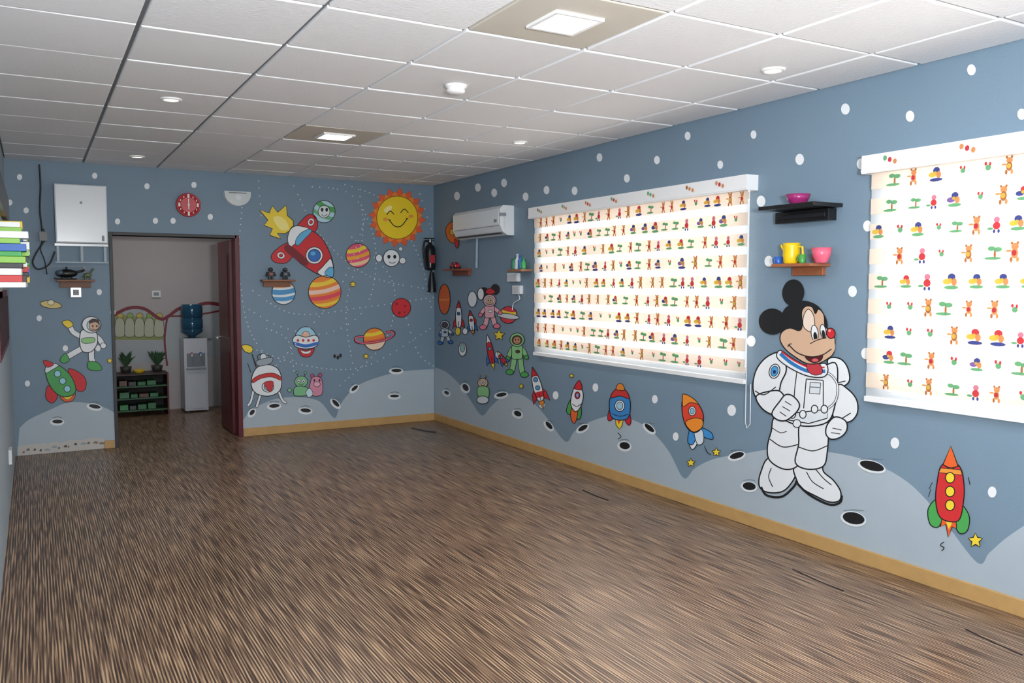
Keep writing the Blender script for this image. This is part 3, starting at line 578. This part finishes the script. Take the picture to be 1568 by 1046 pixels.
m.bx(x0,x1,D-.03,D,z0-.015,z0,mat('#a9b8c2',.5));m.done(.003)
m=M('hanging_power_cable')
pts=[(60,252),(62,285),(61,320),(64,350),(64,372),(55,388),(50,402),(58,412),(75,405),(84,385)]
m.tube([ (lambda q:(q.x,D-.02,q.z))(PY(*p)) for p in cat(pts,False,6)],.007,cab)
m.tube([ (lambda q:(q.x,D-.03,q.z))(PY(*p)) for p in cat([(66,350),(70,365),(62,380),(68,398),(72,420)],False,6)],.005,cab);q=PY(66,362);m.bx(q.x-.03,q.x+.03,D-.05,D,q.z-.04,q.z+.04,blk);m.done()
def shelf_b(x0,x1,yt,yb,dep,mt,br=True):
    a,b,z0,z1=bb(x0,yt,x1,yb);m=M('wall_shelf');m.bx(a,b,D-dep,D,z1-.02,z1,mt)
    if br: m.bx(a+.03,b-.03,D-.03,D,z0-.02,z1-.02,mt)
    m.done(.003);return a,b,z1
sw=mat('#7a4f35',.5,.15,20)
a,b,z=shelf_b(86,144,428,437,.14,sw)
m=M('toy_helicopter');c=(a+b)/2-.07;y=D-.08
m.ell((c,y,z+.055),(.09,.04,.038),blk);m.tube([(c+.05,y,z+.06),(c+.11,y,z+.075),(c+.15,y,z+.085)],.011,cab);m.bx(c+.135,c+.16,y-.004,y+.004,z+.06,z+.12,blk)
m.ell((c-.05,y-.005,z+.06),(.04,.035,.028),mat('#4a5a6a',.15));m.cyl((c,y,z+.09),(c,y,z+.115),.007,cab);m.bx(c-.15,c+.15,y-.008,y+.008,z+.113,z+.118,blk);m.bx(c-.01,c+.01,y-.07,y+.07,z+.113,z+.118,blk)
for s in (-.035,.035):
    m.tube([(c-.1,y+s,z+.014),(c-.08,y+s,z+.006),(c+.08,y+s,z+.006)],.005,cab)
    for t in (-.04,.04): m.cyl((c+t,y+s,z+.006),(c+t,y+s*.6,z+.03),.004,cab)
m.done()
m=M('toy_dinosaur');c=b-.055;y=D-.05;dg=mat('#5f6e50',.5)
m.ell((c,y,z+.04),(.035,.018,.024),dg);m.tube([(c+.02,y,z+.05),(c+.035,y,z+.075),(c+.04,y,z+.09)],.008,dg);m.ell((c+.045,y,z+.093),(.014,.01,.01),dg);m.tube([(c-.025,y,z+.04),(c-.045,y,z+.02)],.006,dg)
for t in (-.02,.02):
    for s in (-.01,.01): m.cyl((c+t,y+s,z),(c+t,y+s,z+.035),.007,dg)
m.done()
m=M('wall_socket');a0,b0,z0,z1=bb(108,440,124,455);m.bx(a0,b0,D-.045,D,z0,z1,gw);m.bx(a0+.02,b0-.02,D-.05,D-.045,z0+.02,z1-.02,grey)
for s in (-.015,.015): m.cyl(((a0+b0)/2+s,D-.051,(z0+z1)/2),((a0+b0)/2+s,D-.05,(z0+z1)/2),.004,blk)
m.done(.004)
# clock
p=PY(288,314);rc=(PY(307,314)-PY(269,314)).length/2
clk=mat('#b02c33',.35,.03);m=M('wall_clock');m.lathe((p.x,D,p.z),(0,-1,0),[(rc,0),(rc,.03),(rc*.94,.04),(rc*.88,.032),(0,.03)],clk,48,False)
wh=pm('w')
m.lathe((p.x,D-.031,p.z),(0,-1,0),[(rc*.62,0),(rc*.62,.002)],mat('#c84a50',.4),40)
for k in range(12):
    t=math.pi*k/6;r=rc*.74;cx,cz=p.x+r*math.sin(t),p.z+r*math.cos(t);s=.018 if k%3==0 else .008
    m.bx(cx-s*.5,cx+s*.5,D-.0345,D-.032,cz-s,cz+s,wh)
m.bx(p.x-.004,p.x+.004,D-.037,D-.0345,p.z,p.z+rc*.5,wh);m.bx(p.x-.005,p.x+.005,D-.039,D-.037,p.z-rc*.38,p.z,wh);m.cyl((p.x,D-.033,p.z),(p.x,D-.042,p.z),.01,wh);m.done()
# emergency light
m=M('emergency_wall_light');a0,b0,z0,z1=bb(343,295,382,314);c=(a0+b0)/2;w=(b0-a0)/2
n=16;pr2=[(c-w,z1)]+[(c-w*math.cos(math.pi*k/n),z1-.02-(z1-z0-.02)*math.sin(math.pi*k/n)) for k in range(n+1)]+[(c+w,z1)]
F=[(x,D-.05,z) for x,z in pr2];Bk=[(x,D,z) for x,z in pr2];nn=len(pr2)
m.add(F+Bk,[tuple(range(nn)),tuple(range(nn,2*nn))[::-1]]+[(k,(k+1)%nn,nn+(k+1)%nn,nn+k) for k in range(nn)],mat('#cfd5d4',.4))
m.cyl((c,D-.05,(z0+z1)/2+.01),(c,D-.062,(z0+z1)/2+.01),.03,gw);m.bx(c-w*.7,c+w*.7,D-.056,D-.05,z1-.018,z1-.008,grey);m.done(.003)
a,b,z=shelf_b(398,448,428,436,.13,mat('#8a5a3c',.5,.15,20))
for k,t in enumerate((.28,.72)):
    m=M('toy_robot');c=a+(b-a)*t;y=D-.07;dk2=mat('#2a2f36',.4);lt=mat('#6f7f8a' if k else '#b5542e',.4)
    m.bx(c-.028,c+.028,y-.02,y+.02,z+.03,z+.08,dk2);m.ell((c,y,z+.1),(.026,.022,.022),dk2);m.bx(c-.015,c+.015,y-.024,y-.02,z+.045,z+.065,lt)
    for s in (-1,1): m.cyl((c+s*.015,y,z),(c+s*.015,y,z+.03),.011,dk2);m.cyl((c+s*.034,y,z+.075),(c+s*.045,y-.01,z+.035),.009,dk2);m.ell((c+s*.01,y-.02,z+.104),(.005,.004,.005),lt)
    m.done()
# fire extinguisher on back wall by the corner
m=M('fire_extinguisher');p=PY(654,395);c=R-.085;z0=PY(654,414).z;z1=PY(654,374).z;y=D-.085;r=.06;bk=mat('#15161a',.25,.02)
m.lathe((c,y,z0),(0,0,1),[(.02,0),(r*.95,.01),(r,.03),(r,z1-z0-.06),(r*.8,z1-z0-.025),(r*.35,z1-z0),(r*.3,z1-z0+.02)],bk,28)
m.cyl((c,y,z1+.02),(c,y,z1+.05),.02,mat('#8a8d90',.3,metal=1));m.bx(c-.07,c+.05,y-.012,y+.012,z1+.055,z1+.067,bk);m.bx(c-.06,c+.05,y-.012,y+.012,z1+.035,z1+.043,bk)
m.bx(c-r-.002,c+r+.002,D-.03,D-.001,z0+.1,z0+.13,grey);m.bx(c-.03,c+.03,y-r-.002,y-r+.002,z0+.08,z0+.17,mat('#a8262c',.4))
q=PY(662,447);m.tube([(c,y,z1+.03),(c-.07,y-.01,z1+.03),(c-.09,y-.02,z1-.06),(c-.07,y-.03,z0+.05),(c,y-.03,z0-.0),(c+.02,y,z0-.03)],.01,cab)
m.lathe((c+.02,y,z0-.02),(0,0,-1),[(.022,0),(.03,.04),(.042,.12),(.05,z0-q.z-.02)],bk,20);m.done()

# ---------------- objects on right wall -----------------
ny=PX(787,335).y;xf=PY(766,335,ny).x;xf=max(xf,R-.26);zt=PX(787,315).z;zb=PX(787,360).z;fy=PX(694,335,xf).y
fy=min(fy,D-.12)
m=M('split_air_conditioner')
prof=[(R,zt),(xf+.03,zt),(xf,zt-.03),(xf,zb+.09),(xf+.03,zb+.03),(xf+.08,zb),(R,zb)]
n=len(prof);vs=[(x,ny,z) for x,z in prof]+[(x,fy,z) for x,z in prof]
m.add(vs,[tuple(range(n)),tuple(range(n,2*n))[::-1]]+[(k,(k+1)%n,n+(k+1)%n,n+k) for k in range(n)],gw)
m.bx(xf-.004,xf,ny+.03,fy-.03,zb+.1,zt-.05,gw);m.bx(xf+.012,xf+.05,ny+.05,fy-.05,zb+.012,zb+.022,dk);m.bx(xf-.003,xf+.002,ny+.02,fy-.02,zb+.086,zb+.092,grey);m.bx(xf-.006,xf-.003,ny+.06,ny+.12,zb+.12,zb+.15,grey)
m.bx(xf+.03,R-.1,ny-.004,ny,zb+.06,zt-.05,mat('#d5dadd',.3));m.bx(xf+.06,R-.16,ny-.007,ny-.004,zt-.1,zt-.07,grey);m.done(.01,3)
m=M('air_conditioner_pipe');q=PX(733,372);q2=PX(733,410);m.tube([(R-.02,q.y,zb+.01),(R-.02,q.y,q.z),(R-.02,q.y+.01,q2.z)],.014,mat('#93a9b8',.5));m.done()
def shelf_r(xl,yt,xr,dep,mt,th=.02,name='wall_shelf',br=True):
    p=PX(xr,yt);q=PX(xl,yt,R-dep);m=M(name);m.bx(R-dep,R,p.y,q.y,p.z-th,p.z,mt)
    if br: m.bx(R-.03,R,p.y+.03,q.y-.03,p.z-th-.05,p.z-th,mt)
    m.done(.003);return p.y,q.y,p.z
y0,y1,z=shelf_r(678,411,723,.13,mat('#8a4a34',.5,.15,20))
m=M('toy_car');c=(y0+y1)/2+.02;x=R-.08;rd=mat('#b8232a',.3);m.bx(x-.03,x+.03,c-.07,c+.07,z+.015,z+.045,rd);m.bx(x-.024,x+.024,c-.035,c+.035,z+.045,z+.07,mat('#7a1a20',.3))
for s in (-.045,.045):
    for t in (-.031,.031): m.cyl((x+t-.006,c+s,z+.016),(x+t+.006,c+s,z+.016),.016,blk)
m.done(.006)
y0,y1,z=shelf_r(777,412,815,.12,mat('#9a6a4a',.5,.15,20),br=False)
for k,(t,cc,hh) in enumerate(((.15,'#3fa35a',.1),(.38,'#2f6fb0',.13),(.6,'#d8dde0',.14),(.85,'#3a8f6a',.11))):
    m=M('small_bottle');yy=y0+(y1-y0)*t;x=R-.07;m.lathe((x,yy,z),(0,0,1),[(.0,0),(.022,0),(.024,.01),(.024,hh*.6),(.01,hh*.78),(.01,hh*.92),(.013,hh*.92),(.013,hh),(0,hh)],mat(cc,.3),18,False);m.done()
for (x0,yt,x1,yb) in ((781,418,797,431),(789,437,801,450)):
    p=PX(x1,yt);q=PX(x0,yb);m=M('wall_socket');m.bx(R-.035,R,p.y,q.y,q.z,p.z,gw);m.bx(R-.04,R-.035,p.y+.015,q.y-.015,q.z+.012,p.z-.012,mat('#c8ced2',.4));m.done(.004)
m=M('wall_cable');m.tube([(R-.01,PX(*p).y,PX(*p).z) for p in cat([(795,450),(797,458),(788,464),(786,474)],False,6)],.005,gw);m.done()
# black shelf
y0,y1,z=shelf_r(1161,311,1291,.24,blk,.022,br=False)
p=PX(1200,310);q=PX(1281,337)
m=M('black_wall_box');m.bx(R-.07,R,q.y,p.y,q.z,z-.025,blk);m.bx(R-.075,R-.07,q.y+.02,p.y-.02,q.z+.02,z-.045,mat('#222327',.2));m.done(.006)
m=M('purple_bowl')
pb=PX(1222,302,R-.12)
m.lathe((R-.12,pb.y,z),(0,0,1),[(.0,0),(.035,0),(.04,.006),(.058,.03),(.07,.062),(.067,.062),(.054,.03),(.03,.01),(0,.008)],mat('#9a2a6a',.3),28,False);m.done()
y0,y1,z=shelf_r(1181,403,1272,.17,mat('#9c5f3e',.5,.18,20),.018)
def at(px): return PX(px,400,R-.1).y
m=M('yellow_jug');yy=at(1210);x=R-.09;ym=mat('#f0c818',.3)
m.lathe((x,yy,z),(0,0,1),[(0,0),(.04,0),(.044,.01),(.05,.05),(.046,.1),(.05,.12),(.047,.12),(.042,.06),(.0,.02)],ym,28,False)
m.tube([(x,yy-.046,z+.1),(x,yy-.078,z+.095),(x,yy-.083,z+.055),(x,yy-.048,z+.03)],.007,ym);m.tube([(x,yy+.042,z+.065),(x,yy+.067,z+.095),(x,yy+.077,z+.112)],.009,ym);m.done()
def cup(name,px,cc,r,hh,dx=.09):
    m=M(name);yy=at(px);x=R-dx;mm=mat(cc,.3);m.lathe((x,yy,z),(0,0,1),[(0,0),(r*.7,0),(r*.75,.004),(r,hh),(r*.93,hh),(r*.65,.01),(0,.008)],mm,24,False)
    m.tube([(x-.003,yy+r*.85,z+hh*.8),(x-.003,yy+r*1.5,z+hh*.7),(x-.003,yy+r*1.35,z+hh*.35),(x-.003,yy+r*.78,z+hh*.25)],.004,mm);m.done()
cup('blue_cup',1190,'#2f62b8',.028,.045);cup('green_cup',1234,'#4a9a4a',.024,.05,.13);cup('red_cup',1243,'#c8282e',.028,.06,.045)
m=M('pink_bowl');yy=at(1262)+.02;m.lathe((R-.1,yy,z),(0,0,1),[(.0,0),(.03,0),(.034,.006),(.048,.04),(.056,.085),(.053,.085),(.044,.04),(.026,.01),(0,.008)],mat('#dd5f78',.3),28,False);m.done()

# ---------------- left wall things -----------------
m=M('wall_shelf');z=1.55;m.bx(L,-.03,4.6,6.2,z-.025,z,pl);m.bx(L,L+.02,4.6,6.2,z-.1,z-.025,pl);m.done(.003)
rr=random.Random(3);m=M('stack_of_books')
for k in range(7):
    zz=z+.001;yy=4.72+k*.19
    for j in range(rr.choice((8,9,11))):
        t=rr.uniform(.018,.042);m.bx(L+.012,-.05+rr.uniform(0,.04),yy,yy+.17+rr.uniform(-.02,.01),zz,zz+t,mat(('#e6e9ec','#c8302e','#f1f1f1','#3a9f4a','#e8e8e6','#2f62b0','#e8c83a','#2a2a2e','#dfe6ec','#8ac04a')[(j*3+k*7+rr.choice((0,1)))%10],.5));zz+=t+.001
m.done(.002)
m=M('toy_bucket');m.lathe((-.07,6.13,z),(0,0,1),[(0,0),(.04,0),(.055,.12),(.05,.12),(0,.02)],mat('#e3c92f',.4),20,False);m.done()
m=M('wall_television');m.bx(L+.05,L+.08,4.2,5.9,1.9,2.05,blk);m.bx(L,L+.05,4.9,5.2,1.93,2.02,grey);m.done(.006)
m=M('notice_board');m.bx(L+.001,L+.02,5.5,7.3,1.1,1.5,redd);m.bx(L+.02,L+.024,5.54,7.26,1.14,1.46,mat('#3a2026',.6));m.done(.003)
m=M('wall_socket');m.bx(L,L+.02,6.8,6.95,.28,.38,gw);m.bx(L+.02,L+.023,6.83,6.92,.31,.35,grey);m.done(.003)

# ---------------- adjoining room -----------------
A=Art('painted_swag_border_mural','B',.001,D2)
A.P(cat([(150,500),(178,478),(200,470),(222,472),(245,486),(258,482),(275,470),(300,468),(320,463),(360,470)],False)+[(360,545),(150,560)],'#a9b0b4',0,False)
A.P([(165,480),(250,488),(252,520),(165,520)],'#8f9a55',0,False)
for i in range(5): A.P([(178+i*15,489),(189+i*15,489),(191+i*15,512),(183+i*15,516),(176+i*15,512)],'#b9bda5',.8)
for i in range(5): A.E(184+i*15,483,5,4,['#c8b25a','#8fae5a'][i%2],.6)
A.L([(150,498),(178,480),(200,471),(222,473),(245,488),(258,484),(275,472),(300,468),(320,464),(360,470)],5,'#7a2430')
A.L([(256,486),(252,520),(256,560)],3,'#7a2430');A.L([(262,484),(300,482),(345,474)],2.5,'#7a2430');A.done()
m=M('wall_socket');p=PY(239,450,D2);m.bx(p.x-.05,p.x+.05,D2-.02,D2,p.z-.04,p.z+.04,gw);m.bx(p.x-.03,p.x+.03,D2-.024,D2-.02,p.z-.02,p.z+.02,grey);m.done(.003)
# water dispenser
f0=PZ(284,632);Y=f0.y;xl,xr=f0.x,PY(319,600,Y).x;zt=PY(298,518,Y).z
wd=mat('#c9ced4',.3,.02)
m=M('water_dispenser');dp=.3
m.bx(xl,xr,Y,Y+dp,.02,zt,wd);m.bx(xl+.02,xr-.02,Y-.006,Y,.05,zt*.55,wd);m.bx(xl+.03,xr-.03,Y-.012,Y,zt*.62,zt*.8,mat('#7d858c',.3));m.bx(xl+.02,xr-.02,Y-.03,Y,zt*.58,zt*.6,grey)
cx=(xl+xr)/2
for s,cc in ((-.05,'#b8232a'),(.05,'#2a5fb0')): m.cyl((cx+s,Y-.012,zt*.8),(cx+s,Y-.05,zt*.8),.014,mat(cc,.3));m.cyl((cx+s,Y-.045,zt*.8),(cx+s,Y-.045,zt*.76),.01,gw)
zj=PY(295,466,Y).z;hj=zj-zt;jug=mat('#24506a',.12,.05,name='blue_water_bottle')
m.lathe((cx-.01,Y+.15,zt),(0,0,1),[(.03,-.01),(.04,.02),(.12,.07),(.125,.09),(.118,.1),(.118,.11),(.125,.12),(.125,hj*.55),(.118,hj*.57),(.118,hj*.6),(.125,hj*.62),(.125,hj-.04),(.11,hj),(.0,hj)],jug,28,False)
for q in (xl+.02,xr-.05):
    for w in (Y+.02,Y+dp-.05): m.bx(q,q+.03,w,w+.03,0,.02,blk)
m.done(.008)
# rack
f0=PZ(182,640);Y=f0.y;xl=PY(176,600,Y).x;xr=PY(259,600,Y).x;zt=PY(220,572,Y).z;dp=.35
m=M('toy_storage_rack')
for xx in (xl,xr-.02): m.bx(xx,xx+.02,Y,Y+dp,0,zt,redd)
nl=4
for k in range(nl):
    zz=.06+(zt-.08)*k/(nl-1);m.bx(xl+.02,xr-.02,Y+.01,Y+dp,zz,zz+.018,mat('#2f5a3c',.5) if k<3 else mat('#3a2a28',.5))
    if k<nl-1:
        xx=xl+.05;hh=(zt-.08)/(nl-1)-.06
        while xx<xr-.14:
            w=rr.uniform(.07,.11);m.bx(xx,xx+w,Y+.04,Y+.25,zz+.019,zz+.019+hh*rr.uniform(.5,.95),mat(rr.choice(['#1f6a3a','#b8232a','#2a2a30','#2f8a4a','#5a3a2a','#8a1a22']),.4));xx+=w+.015
m.bx(xl+.02,xr-.02,Y+dp-.01,Y+dp,0.06,zt,mat('#1f1c1c',.7));m.done(.003)
m=M('yellow_bowl');bx_=PY(213,560,Y+.07).x;m.lathe((bx_,Y+.08,zt),(0,0,1),[(0,0),(.04,0),(.07,.045),(.065,.045),(0,.01)],mat('#d8b52a',.4),24,False);m.done()
leaf=mat('#274d2a',.6,.2,30)
for px in (193,241):
    q=PY(px,560,Y+.24);m=M('potted_plant');m.lathe((q.x,Y+.26,zt),(0,0,1),[(0,0),(.05,0),(.065,.07),(.06,.07),(0,.06)],mat('#3a3a34',.5),18,False)
    for k in range(22):
        t=rr.uniform(0,6.28);l=rr.uniform(.1,.2);o=rr.uniform(.04,.1);c=Vector((q.x,Y+.26,zt+.06));tip=c+Vector((math.cos(t)*o*1.2,math.sin(t)*o*.5,l));md=c+(tip-c)*.5+Vector((0,0,.03));sd=Vector((.02,math.cos(t)*.008,0))
        m.add([c-sd*.3,c+sd*.3,md+sd,tip,md-sd],[(0,1,2,3,4)],leaf)
    m.done()

# ---------------- lights / camera / world -----------------
area('adjoining_room_fill',(1.3,D+1.2,H-.05),(0,0,0),.4,.4,8,(1,.97,.95))  # unseen fill light added to brighten the room past the doorway
lo=area('bounce_flash',(.5,-.4,1.7),(0,0,0),.3,.3,340,(.94,.97,1))
lo.rotation_euler=Vector((.2,.5,1)).to_track_quat('-Z','Y').to_euler()
w=bpy.data.worlds.new('overcast_sky');bpy.context.scene.world=w;w.use_nodes=True
w.node_tree.nodes['Background'].inputs[0].default_value=(.85,.92,1,1);w.node_tree.nodes['Background'].inputs[1].default_value=1.0
cd=bpy.data.cameras.new('camera');cd.sensor_width=36;cd.lens=36*f/1568;cd.clip_start=.02
co=bpy.data.objects.new('camera',cd);bpy.context.collection.objects.link(co);co.location=O;co.rotation_euler=(math.pi/2-pit,0,-yaw);bpy.context.scene.camera=co
bpy.context.scene.view_settings.view_transform='Standard'
